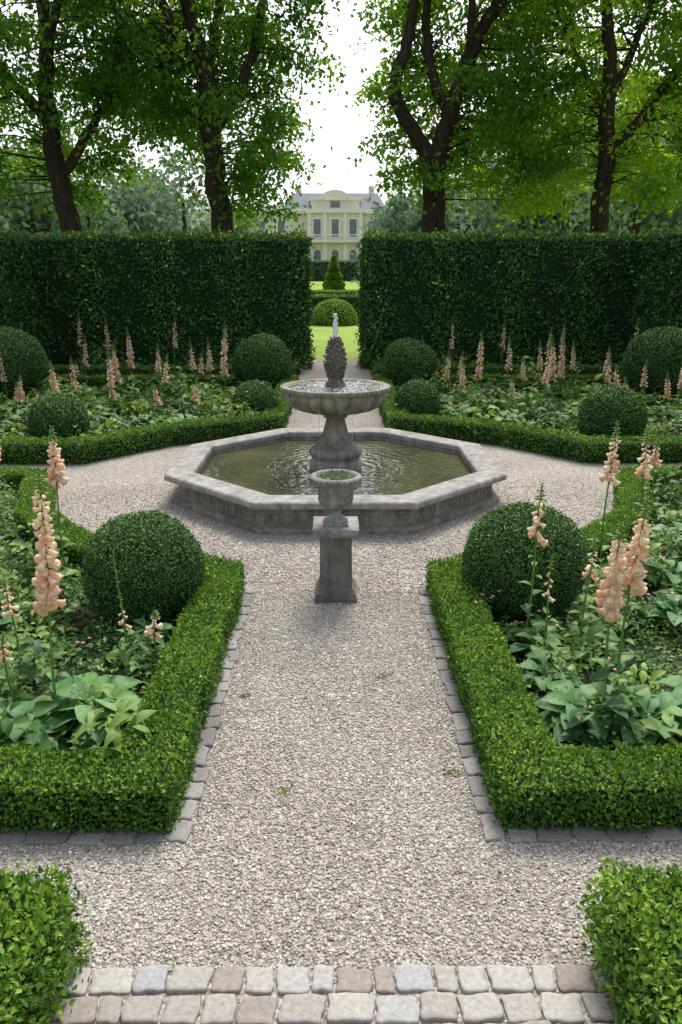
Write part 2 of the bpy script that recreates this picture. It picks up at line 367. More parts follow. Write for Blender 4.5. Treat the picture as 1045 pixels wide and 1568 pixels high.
# ---------------------------------------------------------------- fountain
fount=bpy.data.objects.new('garden_fountain',None); scene.collection.objects.link(fount)
FC=(0,9.5,0)
def octprof(prof,mbx,mat=0,sub=6):
    V=[]
    for (ap,z) in prof:
        R=ap/math.cos(math.pi/8)
        cs=[(R*math.cos(math.pi/8+k*math.pi/4),R*math.sin(math.pi/8+k*math.pi/4)) for k in range(8)]
        for k in range(8):
            a,b=cs[k],cs[(k+1)%8]
            for t in range(sub): 
                u=t/sub; V.append((a[0]*(1-u)+b[0]*u+FC[0],a[1]*(1-u)+b[1]*u+FC[1],z))
    m=8*sub
    F=[(i*m+j,i*m+(j+1)%m,(i+1)*m+(j+1)%m,(i+1)*m+j) for i in range(len(prof)-1) for j in range(m)]
    mbx.add(V,F,mat,.5,False)
mb=MB()
octprof([(1.98,.0),(1.98,.05),(1.955,.065),(1.90,.085),(1.885,.10),(1.885,.22),(1.90,.235),(1.93,.26),(1.965,.28),(1.985,.288)],mb)
mb.build('basin_wall',[M['stone']],fount)
mb=MB()
octprof([(1.985,.289),(2.03,.296),(2.04,.31),(2.04,.345),(2.03,.362),(2.01,.372),(1.75,.374),(1.72,.366),(1.71,.35),(1.71,.30),(1.73,.29),(1.73,.0)],mb)
mb.build('basin_rim',[M['stonelight']],fount)
mb=MB()
for k in range(8):
    a=k*math.pi/4
    for u in np.linspace(-.72,.72,19):
        n=np.array((math.cos(a),math.sin(a))); t=np.array((-n[1],n[0])); c=np.array(FC[:2])+n*1.885+t*u
        R=np.array([[[t[0],n[0],0],[t[1],n[1],0],[0,0,1]]])
        add_inst(mb,RB,np.array([(c[0],c[1],.16+.012*math.sin(u*30))]),R,np.array([(.028+.01*math.sin(u*19),.014,.03+.014*math.cos(u*41))]))
mb.build('basin_relief',[M['stone']],fount)
mb=MB(); a=[(FC[0]+1.86*math.cos(math.pi/8+k*math.pi/4),FC[1]+1.86*math.sin(math.pi/8+k*math.pi/4),.245) for k in range(8)]
mb.add(a,[list(range(8))],0,.5,False); mb.build('pool_water',[M['water']],fount)
mb=MB()
v,f=lathe([(.34,.1),(.34,.33),(.325,.35),(.30,.36),(.30,.40),(.315,.42),(.33,.46),(.315,.50),(.27,.53),(.25,.54)],72,lambda a,i,z:1+(.06*abs(math.cos(a*7)) if z>.38 else 0),FC); mb.add(v,f)
v,f=lathe([(.25,.54),(.235,.56),(.20,.60),(.165,.66),(.14,.74),(.122,.82),(.118,.88),(.125,.895),(.15,.905),(.155,.925),(.145,.94),(.13,.95)],72,lambda a,i,z:1+(.09*abs(math.cos(a*6)) if z<.87 else 0),FC); mb.add(v,f)
mb.build('fountain_stem',[M['stone']],fount)
mb=MB()
def g(a,i,z):
    if i>=10: return 1
    k=math.sin(math.pi*min(1,max(0,(z-.955)/.29)))**.5
    return 1+.12*k*(abs(math.cos(a*11))-.4)
v,f=lathe([(.13,.95),(.17,.962),(.26,.975),(.37,.99),(.47,1.02),(.545,1.065),(.60,1.12),(.625,1.17),(.635,1.21),(.635,1.235),(.645,1.24),(.665,1.25),(.68,1.265),(.685,1.285),(.67,1.30),(.66,1.308),(.62,1.308),(.60,1.295),(.58,1.265),(.3,1.25)],176,g,FC); mb.add(v,f)
for j in range(44):
    a=2*math.pi*j/44; n=np.array((math.cos(a),math.sin(a)))
    R=np.array([[[-n[1],n[0],0],[n[0],n[1],0],[0,0,1]]])
    add_inst(mb,RB,np.array([(n[0]*.675,n[1]*.675+9.5,1.282)]),R,np.array([(.036,.022,.026)]))
mb.build('fountain_bowl',[M['stone']],fount)
mb=MB(); v,f=lathe([(.0,1.289),(.597,1.289)],48,None,FC); mb.add(v,f); mb.build('bowl_water',[M['water']],fount)
mb=MB()
for i in range(520):
    a=rng.random()*6.28; r=.14+.45*rng.random()**1.2
    add_inst(mb,OCT,np.array([(r*math.cos(a),9.5+r*math.sin(a),1.291)]),np.eye(3)[None],np.array([(rng.uniform(.006,.02),rng.uniform(.006,.02),.008)]))
for i in range(220):
    a=rng.random()*6.28; r=.74+.16*rng.random()
    add_inst(mb,OCT,np.array([(r*math.cos(a),9.5+r*math.sin(a),.246)]),np.eye(3)[None],np.array([(rng.uniform(.004,.012),rng.uniform(.004,.012),.006)]))
mb.build('water_splashes',[M['foam']],fount)
mb=MB()
v,f=lathe([(.13,1.26),(.13,1.33),(.10,1.36),(.085,1.40),(.09,1.43),(.11,1.46),(.12,1.54),(.115,1.64),(.095,1.74),(.07,1.82),(.045,1.88),(.02,1.91),(.0,1.915)],32,None,FC); mb.add(v,f)
for i in range(96):
    t=i/96; z=1.39+t*.50; a=i*2.39996; r=float(np.interp(z,[1.40,1.48,1.56,1.66,1.76,1.84,1.90],[.08,.105,.118,.112,.09,.06,.03]))*rng.uniform(.95,1.12)
    n=np.array((math.cos(a),math.sin(a),1.1)); 
    add_inst(mb,RB,np.array([(n[0]*r,n[1]*r+9.5,z)]),frames(n[None],np.array([(0,0,1.)])),np.array([(.036,.022*(1.15-t*.5),.012)]))
mb.build('pinecone_finial',[M['stonedark']],fount)
mb=MB()
v,f=tube([(0,9.5,1.9),(0.003,9.5,1.98),(-.003,9.5,2.06),(0,9.5,2.13)],[.024,.034,.030,.012],8); mb.add(v,f)
for i in range(150):
    z=rng.uniform(1.88,2.18); r=.05*rng.random()*(1-.5*(z-1.88)/.3); a=rng.random()*6.28
    add_inst(mb,OCT,np.array([(r*math.cos(a),9.5+r*math.sin(a),z)]),np.eye(3)[None],np.array([.011]))
mb.build('water_jet',[M['foam']],fount)
mb=MB()
for j in range(9):
    a=2*math.pi*(j+.5*rng.random())/9; n=(math.cos(a),math.sin(a))
    pts=[(n[0]*(.69+.05*t),9.5+n[1]*(.69+.05*t),1.28-1.03*t*t) for t in np.linspace(0,1,26)]
    for q in range(1,26):
        if rng.random()<.5: 
            v,f=tube([pts[q-1],pts[q]],[.0025,.0025],5); mb.add(v,f)
mb.build('falling_water',[M['drop']],fount)

# ---------------------------------------------------------------- pedestal with urn
ped=bpy.data.objects.new('urn_on_pedestal',None); scene.collection.objects.link(ped)
PY=5.94
def sqprof(prof,mb,mat=0):
    V=[]
    for (r,z) in prof: V+=[(-r,PY-r,z),(r,PY-r,z),(r,PY+r,z),(-r,PY+r,z)]
    F=[(i*4+j,i*4+(j+1)%4,i*4+4+(j+1)%4,i*4+4+j) for i in range(len(prof)-1) for j in range(4)]
    n=len(prof); F.append(((n-1)*4,(n-1)*4+1,(n-1)*4+2,(n-1)*4+3)); mb.add(V,F,mat,.5,False)
mb=MB(); sqprof([(.178,0),(.178,.045),(.17,.05),(.165,.075),(.15,.09),(.146,.105),(.137,.115),(.135,.13),(.131,.565)],mb); mb.build('pedestal_shaft',[M['stonedark']],ped)
mb=MB(); sqprof([(.133,.565),(.145,.575),(.155,.59),(.18,.598),(.188,.603),(.19,.608),(.19,.645),(.186,.65)],mb); mb.build('pedestal_cap',[M['stonelight']],ped)
mb=MB(); sqprof([(.105,.650),(.105,.668),(.098,.673)],mb)
v,f=lathe([(.10,.672),(.102,.684),(.09,.695),(.065,.71),(.045,.73),(.04,.75),(.052,.757),(.055,.768),(.045,.775),(.06,.785),(.095,.80),(.125,.825),(.135,.85)],72,lambda a,i,z:1+(.07*abs(math.cos(a*8)) if z>.79 else 0),(0,PY,0)); mb.add(v,f)
v,f=lathe([(.14,.85),(.147,.86),(.147,.875),(.138,.882),(.135,.92),(.138,.96),(.150,.99),(.168,1.01),(.185,1.022),(.20,1.03),(.207,1.042),(.205,1.055),(.195,1.064),(.175,1.064),(.165,1.05),(.155,1.02),(.14,1.0),(0,1.0)],48,None,(0,PY,0)); mb.add(v,f)
for j in range(28):
    a=2*math.pi*j/28; n=np.array((math.cos(a),math.sin(a),.0)); add_inst(mb,RB,np.array([(n[0]*.203,PY+n[1]*.203,1.043)]),frames(n[None],np.array([(0,0,1.)])),np.array([(.012,.018,.013)]))
for j in range(10):
    a=2*math.pi*(j+.5)/10
    for (dz,sw) in ((-.03,.016),(0,.026),(.03,.014)):
        n=np.array((math.cos(a),math.sin(a),.0)); add_inst(mb,RB,np.array([(n[0]*.137,PY+n[1]*.137,.925+dz)]),frames(n[None],np.array([(0,0,1.)])),np.array([(.012,sw,.014)]))
mb.build('urn_vessel',[M['lead']],ped)
mb=MB(); N=160; a=rng.random(N)*6.28; r=np.sqrt(rng.random(N))*.14; p=np.column_stack([r*np.cos(a),PY+r*np.sin(a),1.0+rng.random(N)*.05])
add_inst(mb,LEAF,p,frames(runit(N)+np.array((0,0,.4)),runit(N)+np.array((0,0,1.))),rng.uniform(.02,.04,N),0,rng.uniform(.2,.8,N),False)
mb.build('urn_planting',[M['bed']],ped)

# ---------------------------------------------------------------- flower beds
def inpoly(x,y,poly):
    r=np.zeros(len(x),bool); n=len(poly)
    for i in range(n):
        x1,y1=poly[i];x2,y2=poly[(i+1)%n]
        c=((y1>y)!=(y2>y))&(x<(x2-x1)*(y-y1)/((y2-y1)+1e-12)+x1); r^=c
    return r
def bedfoliage(name,poly,s,dens,nl,lsize,hr,rr,tbase,T=LEAF,avoid=[],fl=.06):
    xs=[p[0] for p in poly]; ys=[p[1] for p in poly]; A=(max(xs)-min(xs))*(max(ys)-min(ys)); N=int(A*dens)
    x=rng.uniform(min(xs),max(xs),N); y=rng.uniform(min(ys),max(ys),N); k=inpoly(x,y,poly)
    for (ax,ay,ar) in avoid: k&=np.hypot(x*s-ax,y-ay)>ar
    x=x[k]*s;y=y[k]; mb=MB()
    for cx,cy in zip(x,y):
        h=rng.uniform(*hr)*(1+.45*math.sin(cx*2.1+cy*1.3)); R=rng.uniform(*rr); n=int(nl*rng.uniform(.6,1.3)); sz=rng.choice(lsize)
        a=rng.random(n)*6.28; q=np.sqrt(rng.random(n)); rad=R*q; zz=h*(1-.55*q**2)*rng.uniform(.35,1.05,n)
        p=np.column_stack([cx+rad*np.cos(a),cy+rad*np.sin(a),zz]); out=np.column_stack([np.cos(a),np.sin(a),np.zeros(n)])
        d=out+runit(n)*.7+np.array((0,0,.25)); t=np.clip(tbase+.26*math.sin(cx*5.3)*math.sin(cy*4.1+1)+rng.normal()*.2+rng.normal(size=n)*.10,0,1)
        add_inst(mb,T,p-nrmz(d)*sz*.4,frames(d,np.array((0,0,1.))+runit(n)*.5),sz*rng.uniform(.6,1.3,n),0,t,T is not LEAF)
        if rng.random()<fl:
            m=rng.integers(3,8); pp=np.column_stack([cx+rng.normal(size=m)*R*.5,cy+rng.normal(size=m)*R*.5,h*rng.uniform(.9,1.2,m)])
            for w in range(5):
                dd=np.tile((math.cos(w*1.257),math.sin(w*1.257),.4),(m,1)); add_inst(mb,LEAF,pp,frames(dd,np.tile((0,0,1.),(m,1))),np.full(m,.02 if cy<9 else .03),1,rng.random(m),False)
    return mb.build(name,[M['bed'],M['pink']])
nearvis=[(-1.16,3.42),(-1.16,5.85),(-1.6,6.1),(-2.45,6.45),(-3.35,7.5),(-3.85,9.05),(-6.2,9.1),(-4.5,5.5),(-3.6,3.42)]
farin=[(-1.35,13.2),(-2.85,12.3),(-3.85,11.1),(-8.6,11.1),(-8.6,18.0),(-1.35,18.0)]
for s in (-1,1):
    avb=[(s*1.5,5.5,.50)]
    av=avb+[(s*1.46,3.8,.42),(s*1.85,3.8,.42)]
    bedfoliage('bed_foliage',nearvis,s,34,46,[.03,.04,.05],(.05,.10),(.12,.2),.42,LEAF,avb,0)
    bedfoliage('bed_foliage',nearvis,s,19,75,[.03,.04,.05],(.14,.34),(.10,.2),.55,LEAF,av)
    bedfoliage('bed_foliage',nearvis,s,9,26,[.08,.11,.13],(.18,.42),(.10,.18),.55,BENT,av)
    bedfoliage('bed_foliage',farin,s,9,75,[.06,.085],(.12,.26),(.25,.42),.52,LEAF,[(s*1.5,13.8,.5),(s*4.4,11.7,.5),(s*7.15,16.6,.8),(s*1.75,17.6,.7)],.15)
    bedfoliage('bed_foliage',farin,s,5,26,[.14,.19],(.25,.55),(.15,.3),.55,BENT,[(s*1.5,13.8,.6),(s*4.4,11.7,.6),(s*7.15,16.6,1.),(s*1.75,17.6,.8)],.05)
    bedfoliage('bed_foliage',[(-1.0,20.5),(-8.9,20.5),(-8.9,22.3),(-1.0,22.3)],s,6,30,[.1,.16],(.2,.6),(.2,.35),.42,BENT)

def rosette(name,x,y,n,size,tb=.55,r0=.06,h=.16):
    mb=MB(); a=np.arange(n)*2.399+rng.normal(size=n)*.2; lift=np.linspace(.05,1.0,n)
    d=np.column_stack([np.cos(a),np.sin(a),lift*.55]); p=np.column_stack([x+np.cos(a)*r0*rng.random(n),y+np.sin(a)*r0*rng.random(n),h*lift+.02])
    no=np.tile((0,0,1.),(n,1))+runit(n)*.22; sz=size*rng.uniform(.75,1.1,n)*(1.1-.3*lift)
    add_inst(mb,BROAD,p,frames(d,no),np.column_stack([sz,sz,sz*rng.uniform(.6,1.0,n)]) ,0,np.clip(tb+rng.normal(size=n)*.17+.15*(lift-.5),0,1))
    for pp,dd in zip(p,nrmz(d)):
        v,f=tube([(x,y,.01),pp,pp+dd*size*.15],[.005,.005,.004],4); mb.add(v,f,0,.8)
    return mb.build(name,[M['hosta']])
for q in [(-1.42,3.92,19,.34,.6),(-1.80,3.72,19,.34,.6),(-2.25,3.9,15,.32,.5),(1.45,3.86,19,.31,.6),(1.82,3.78,19,.32,.6),(1.42,4.75,12,.2,.5),(2.6,5.2,12,.26,.5),(-2.5,5.0,12,.24,.4),(1.36,4.3,12,.2,.5),(2.25,4.0,14,.3,.5),(-1.35,4.9,10,.17,.5),
          (3.4,7.0,12,.28,.6),(2.9,6.0,12,.28,.6),(-3.2,6.4,12,.28,.5)]: rosette('broadleaf_plant',*q)
for s in (-1,1):
    for k in range(16):
        rosette('broadleaf_plant',s*rng.uniform(1.9,8),rng.uniform(12.9,17.4),12,.34,.5)

prof=[(.0,.0),(.12,.02),(.19,.15),(.22,.4),(.26,.7),(.33,.88),(.42,1.0),(.30,.95)]
bv,bf=lathe([(r,z) for r,z in prof],8); BELL=(np.column_stack([bv[:,2],bv[:,0],bv[:,1]]),bf)
def foxglove(x,y,H,fl0,fl1=None,bell=.07,n=34,lean=(0,0),ros=8,sparse=1.0,lod=False,rs=.2):
    mb=MB(); fl1=fl1 or H*.9
    pts=[(x+lean[0]*t**2+.015*math.sin(t*5+x*9),y+lean[1]*t**2,H*t) for t in np.linspace(0,1,10)]
    P=np.array(pts); v,f=tube(pts,np.interp(np.linspace(0,1,10),[0,1],[.010 if not lod else .014,.004]),6); mb.add(v,f,0)
    at=lambda z:np.array([np.interp(z,P[:,2],P[:,0]),np.interp(z,P[:,2],P[:,1]),z])
    for i in range(n):
        t=i/(n-1)
        if rng.random()>sparse: continue
        z=fl0+(fl1-fl0)*t**.95; a=i*2.4+rng.normal()*.3; o=np.array((math.cos(a),math.sin(a),0)); b=bell*(1.08-.62*t)*rng.uniform(.75,1.18)
        d=o+np.array((0,0,-.8+.4*t+rng.normal()*.22)); add_inst(mb,BELL,(at(z)+o*.006)[None],frames(d[None],np.array([(0,0,1.)])),np.array([b]),1,np.clip(.42+.3*t+rng.normal()*.26,0,1))
    for i in range(18):
        t=i/17; z=fl1+(H-fl1)*t; a=i*2.4; o=np.array((math.cos(a),math.sin(a),-.2+.6*t)); b=bell*.38*(1.1-.7*t)
        add_inst(mb,OCT,(at(z)+o*b*.8)[None],frames(o[None],np.array([(0,0,1.)])),np.array([(b,b*.5,b*.5)]),2,.9)
    m=int(10 if not lod else 6); zz=np.linspace(.1*H,fl0*.92,m)
    for i,z in enumerate(zz):
        a=i*2.4+x*7; d=np.array([(math.cos(a),math.sin(a),.5)]); s_=(.15-.10*i/m)*(rs/.2); add_inst(mb,BENT,at(z)[None],frames(d,np.array([(0,0,1.)])),np.array([s_]),2,.55)
    if ros:
        a=np.arange(ros)*2.4; d=np.column_stack([np.cos(a),np.sin(a),np.full(ros,.45)]); add_inst(mb,BENT,np.tile((x,y,.05),(ros,1)),frames(d,np.tile((0,0,1.),(ros,1))),rs*rng.uniform(.9,1.4,ros),2,rng.uniform(.35,.75,ros))
    return mb.build('foxglove',[M['stem'],M['petal'],M['bed']])
foxglove(-1.63,3.88,1.63,.84,1.50,.076,70,(.05,0),6,.9)
foxglove(-2.42,6.3,1.40,.92,1.28,.08,32,(0,0)); foxglove(-3.72,8.0,1.22,.75,1.1,.08,36)
foxglove(-1.42,4.55,.93,.40,.5,.04,6,(0,0),4); foxglove(-1.20,4.55,.50,.34,.46,.06,10,(.0,0),4); foxglove(-2.12,4.5,.75,.5,.7,.05,14); foxglove(-1.95,4.0,.62,.45,.56,.05,10); foxglove(-3.0,5.9,1.0,.65,.9,.06,20)
foxglove(1.60,3.95,1.30,.78,1.20,.076,60,(-.02,0),5,.9); foxglove(1.72,4.05,1.42,.90,1.30,.074,52,(.02,0),5,.9)
foxglove(1.38,4.95,1.26,.86,1.14,.07,14,(.05,0),5); foxglove(1.42,4.65,.85,.55,.75,.04,9,(.03,0),4)
foxglove(2.42,6.4,1.42,.92,1.28,.075,24); foxglove(2.76,6.5,1.34,.93,1.2,.075,18); foxglove(1.78,4.9,.9,.6,.8,.05,12); foxglove(2.25,5.3,.75,.5,.7,.05,9); foxglove(3.6,8.2,.9,.6,.8,.07,20)
far=[(-5.9,18,1.35),(-5.05,18.8,1.45,1),(-4.85,16.8,1.25,1),(-5.3,14.4,1.1,1),(-6.9,15.8,1.2),(-4.0,17.3,1.2),(-3.65,16.0,1.1),(-3.3,17.8,1.2),(-2.95,17.9,1.25),(-2.5,17.2,1.5,1),(-2.7,14.5,.75),(-3.3,14.2,.7),(-6.6,12.5,.9),(-4.4,20.9,1.7),(-6.2,21,1.6),(-7.0,21,1.8),(-3.0,21,1.5),(-5.6,16.2,1.0),(-6.2,14.8,.8),(-4.4,14.8,.8),(-7.4,13.5,1.0),
     (2.1,18.0,1.3),(2.45,16.6,1.1),(2.6,15.6,1.0),(3.15,16.6,1.5,1),(3.95,17.3,1.35),(4.7,17.5,1.25),(4.75,16.6,1.35,1),(5.15,17.2,1.35,1),(5.5,17.6,1.25),(5.8,16.0,1.05),(6.8,17.4,1.75),(5.35,13.9,.85),(6.9,13.6,1.2,1),(6.3,14.2,.9),(3.2,21,1.6),(6.2,21,1.5),(-5.1,12.8,.8),(6.0,12.6,.8),(4.6,21,1.6),(2.9,17.6,1.0),(3.6,15.2,.7),(6.4,15.6,1.0)]
for k in range(20): far.append(((-1)**k*rng.uniform(2.4,7.8),rng.uniform(13.5,21.5),rng.uniform(.6,1.5)))
for q in far:
    big=len(q)>3; foxglove(q[0],q[1],q[2],q[2]*(.36 if big else .48),q[2]*.86,.095 if big else .075,50 if big else 28,(rng.normal()*.05,0),6,.95,True,.3)
mb=MB()
for (x,y,r) in [(-.285,3.35,.05),(.32,4.55,.05),(.62,3.5,.05),(-.6,4.3,.03)]:
    n=30; a=rng.random(n)*6.28; q=rng.random(n)*r; p=np.column_stack([x+q*np.cos(a)*1.5,y+q*np.sin(a),np.full(n,.008)]); add_inst(mb,LEAF,p,frames(runit(n)+np.array((0,0,.6)),runit(n)+np.array((0,0,1.))),rng.uniform(.012,.026,n),0,rng.uniform(.5,1,n),False)
mb.build('path_weeds',[M['bed']])
mb=MB(); v,f=tube([(.16,2.93,.014),(.19,2.97,.018),(.225,3.01,.014)],[.002,.0018,.0012],5); mb.add(v,f,0)
N=60; x=rng.uniform(-.7,.7,N); y=rng.uniform(2.4,6,N); p=np.column_stack([x,y,np.full(N,.014)]); add_inst(mb,LEAF,p,frames(runit(N)*np.array((1,1,.15)),np.tile((0,0,1.),(N,1))+runit(N)*.3),rng.uniform(.010,.022,N),1,rng.uniform(.4,1,N),False)
mb.build('fallen_leaves',[M['bark'],M['bed']])

# ---------------------------------------------------------------- trees
def tree(limbs,clumps,tb,leaf=.20,per=150):
    mb=MB(); nodes=[]; allr=[]
    for pts,rad in limbs:
        P,Rr=smoothpath(pts,[r*.86 for r in rad],5,.03); v,f=tube(P,Rr,12); mb.add(v,f,0)
        for p,r in zip(P,Rr):
            if p[2]>5.0: nodes.append(p); allr.append(r)
    nodes=np.array(nodes); allr=np.array(allr); big=nodes[allr>.15]
    for c in clumps:
        c=np.array(c,float); d=np.linalg.norm((nodes-c)*np.array((1,1,1.6)),axis=1); b=nodes[np.argmin(d)]; L=np.linalg.norm(c-b)
        if c[1]<27.3 and np.min(np.hypot(big[:,0]-c[0]*27/c[1],big[:,2]-(2.6+(c[2]-2.6)*27/c[1])))<.85 and rng.random()<.9: continue
        mid=(b+c)/2+np.array((0,0,.12*L))+rng.normal(size=3)*.1*L
        P,Rr=smoothpath([b,mid,c],[.010+.007*L,.008+.003*L,.006],4,.02); v,f=tube(P,Rr,4); mb.add(v,f,0)
        n=int(per*rng.uniform(.6,1.4)); ext=np.array((.85,.85,.40))*rng.uniform(.7,1.35); q=rng.normal(size=(n,3))*.5
        p=c+q*ext; p[:,2]-=.25*(q[:,0]**2+q[:,1]**2)
        dd=runit(n)+np.array((0,0,-.4)); no=runit(n)*.8+np.array((0,0,.8))
        add_inst(mb,LEAF,p,frames(dd,no),leaf*rng.uniform(.6,1.25,n),1,np.clip(tb+rng.normal()*.2+rng.normal(size=n)*.08,0,1),False)
    return mb.build('park_tree',[M['bark'],M['tree']])
def crown(cx,cy,rx,ry,z0,z1,n,gap):
    out=[]
    while len(out)<n:
        x=rng.uniform(-1,1);y=rng.uniform(-1,1);z=rng.uniform(0,1)**1.1
        w=.8+.2*math.sin(min(1,z*1.5)*math.pi/2)
        if x*x+y*y>w*w: continue
        X=cx+x*rx;Y=cy+y*ry;Z=z0+(z1-z0)*z
        if x*x+y*y>.45: Z-=.8*rng.random()
        if gap(X,Y,Z): continue
        out.append((X,Y,Z))
    return out
def gap(X,Y,Z):
    k=27/Y; x=X*k; z=2.6+(Z-2.6)*k
    if -1.35<x<1.0 and z<9.0: return True
    if -.6<x<.5 and z<12.5: return rng.random()<.4
    if -6.5<x<-4.9 and 4<z<7.0: return True
    lo=5.3+.5*math.sin(x*1.7)
    if -3.4<x<-1.4: lo=4.5
    if z<lo: return True
    h=math.sin(x*2.3+z*1.1)*math.sin(z*2.2-x*.9+1)
    return h>.64
t1=[([(-8.7,27,0),(-8.8,27,3.5),(-9.1,27,5.8),(-9.25,27,8),(-9.1,27.2,10.2),(-9.4,27.4,13.5),(-9.2,27.5,16)],[.52,.42,.36,.30,.25,.16,.07]),
    ([(-9.1,27,5.7),(-8.0,26.6,6.9),(-6.9,26.2,8.2),(-6.4,25.8,10)],[.2,.17,.14,.05]),
    ([(-9.2,27,7.4),(-10.3,26.6,8.6),(-11.6,26.3,9.6)],[.22,.18,.10]),([(-9.1,27,9.5),(-8.3,27,11.5),(-7.5,27,14)],[.2,.14,.06])]
tree(t1,crown(-9.8,27.9,4.8,4.4,5.0,15.5,270,gap),.44)
t2=[([(-3.7,27,0),(-3.75,27,3.8),(-3.95,27,6.0),(-4.1,27,8.0),(-4.15,27,9.1),(-4.7,27.2,11),(-5.2,27.3,14.5)],[.56,.44,.38,.33,.29,.2,.08]),
    ([(-4.12,27,8.7),(-5.0,26.6,10.0),(-5.6,26.3,11.5),(-6.2,26,13)],[.2,.18,.16,.06]),
    ([(-4.0,27,7.0),(-3.3,26.9,8.0),(-2.6,26.8,9.2),(-2.2,26.8,11),(-1.8,27,13.5)],[.22,.20,.18,.14,.05]),([(-4.1,27,9),(-3.6,27.2,10.8),(-3.4,27.4,13.5)],[.18,.14,.06])]
tree(t2,crown(-4.0,27.9,4.1,4.4,4.4,15.5,265,gap),.42)
t3=[([(3.3,27,0),(3.3,27,3.8),(3.28,27,5.4),(3.25,27,6.3)],[.60,.47,.43,.44]),
    ([(3.2,27,6.0),(2.65,26.9,7.0),(2.1,26.8,7.8),(1.92,26.8,8.4),(2.25,26.8,9.6),(2.45,26.9,10.8),(2.2,27,13.8)],[.34,.28,.25,.24,.22,.18,.07]),
    ([(3.3,27,6.1),(3.65,27,7.4),(4.1,27,8.8),(4.6,27,10.0),(5.3,27.1,11.2),(6.2,27.3,14)],[.36,.32,.28,.24,.2,.07]),
    ([(3.7,27,7.5),(3.2,27.2,8.7),(2.95,27.3,9.8),(3.0,27.4,12),(3.3,27.4,14)],[.24,.2,.17,.12,.05]),([(4.2,27,9),(4.2,26.6,10.5),(3.9,26.4,13)],[.16,.13,.05])]
tree(t3,crown(4.3,28.1,3.9,4.4,5.3,15.5,250,gap),.62)  # lighter tint than the left trees paints in sun glow through leaves
t4=[([(8.9,27,0),(8.85,27,3.8),(8.9,27,6.4),(8.75,27,9.0),(8.5,27,11),(8.4,27,15)],[.46,.36,.32,.25,.19,.07]),
    ([(8.9,27,6.2),(10,26.8,7.7),(11,26.6,9.2),(12,26.5,11)],[.22,.18,.15,.06]),([(8.8,27,7.6),(7.7,26.6,9.0),(6.8,26.4,10.4)],[.12,.09,.05]),([(8.8,27,8.0),(9.7,27.2,10),(10.4,27.4,12.5)],[.16,.12,.05])]
tree(t4,crown(9.6,27.9,4.8,4.4,5.0,15.5,285,gap),.72)  # lightest tint, sunlight through the crown painted into leaf colour

# distant tree belt
mb=MB(); C=[]
def belt(x0,x1,y0,y1,hmin,hmax,n):
    for i in range(n):
        x=rng.uniform(x0,x1);y=rng.uniform(y0,y1);h=rng.uniform(hmin,hmax); r=h*rng.uniform(.24,.34); tt=rng.normal()*.15
        v,f=tube([(x,y,0),(x,y,h*.7)],[.35,.15],6); mb.add(v,f,1,.3)
        for k in range(26):
            q=runit(1)[0]*rng.uniform(.55,1); c=np.array((x,y,h*.54))+q*np.array((r,r,h*.46)); C.append((c,r*.4,tt))
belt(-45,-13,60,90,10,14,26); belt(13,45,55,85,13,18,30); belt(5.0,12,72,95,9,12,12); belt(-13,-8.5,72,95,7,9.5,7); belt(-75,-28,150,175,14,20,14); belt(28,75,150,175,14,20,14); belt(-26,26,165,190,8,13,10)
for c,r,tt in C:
    n=62; p=c+rng.normal(size=(n,3))*r*.5; add_inst(mb,LEAF,p,frames(runit(n)+(0,0,-.5),runit(n)),np.full(n,.66)*rng.uniform(.6,1.3,n)*(1 if c[1]<110 else 1.8),0,np.clip((.5 if c[1]<110 else .8)+tt+rng.normal()*.2+rng.normal(size=n)*.12,0,1),False)  # farthest crowns tinted paler, haze painted through the tint
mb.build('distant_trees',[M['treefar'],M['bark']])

# ---------------------------------------------------------------- parterre beyond the gap
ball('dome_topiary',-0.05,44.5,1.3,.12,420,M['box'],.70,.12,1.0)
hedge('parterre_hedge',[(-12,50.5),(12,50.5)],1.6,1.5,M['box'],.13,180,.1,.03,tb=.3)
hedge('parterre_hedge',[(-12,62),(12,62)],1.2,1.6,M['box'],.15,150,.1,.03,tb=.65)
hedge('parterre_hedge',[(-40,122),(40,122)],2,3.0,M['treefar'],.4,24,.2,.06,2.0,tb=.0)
mb=MB(); v,f=lathe([(1.05,.9),(1.0,1.7),(.65,3.2),(.1,4.5),(0,4.6)],20,None,(-.15,80,0)); mb.add(v,f,1)
N=4600; t=rng.random(N)**1.4; a=rng.random(N)*6.28; r=(1.22*(1-t)+.06)*(1+.12*np.sin(t*28)); p=np.column_stack([-.15+r*np.cos(a),80+r*np.sin(a),.9+3.8*t]); o=np.column_stack([np.cos(a),np.sin(a),np.full(N,.4)])
add_inst(mb,LEAF,p,frames(o+runit(N)*.7,o+runit(N)),np.full(N,.2),0,np.clip(rng.normal(.95,.15,N),0,1),False); mb.build('cone_topiary',[M['box'],M['core']])

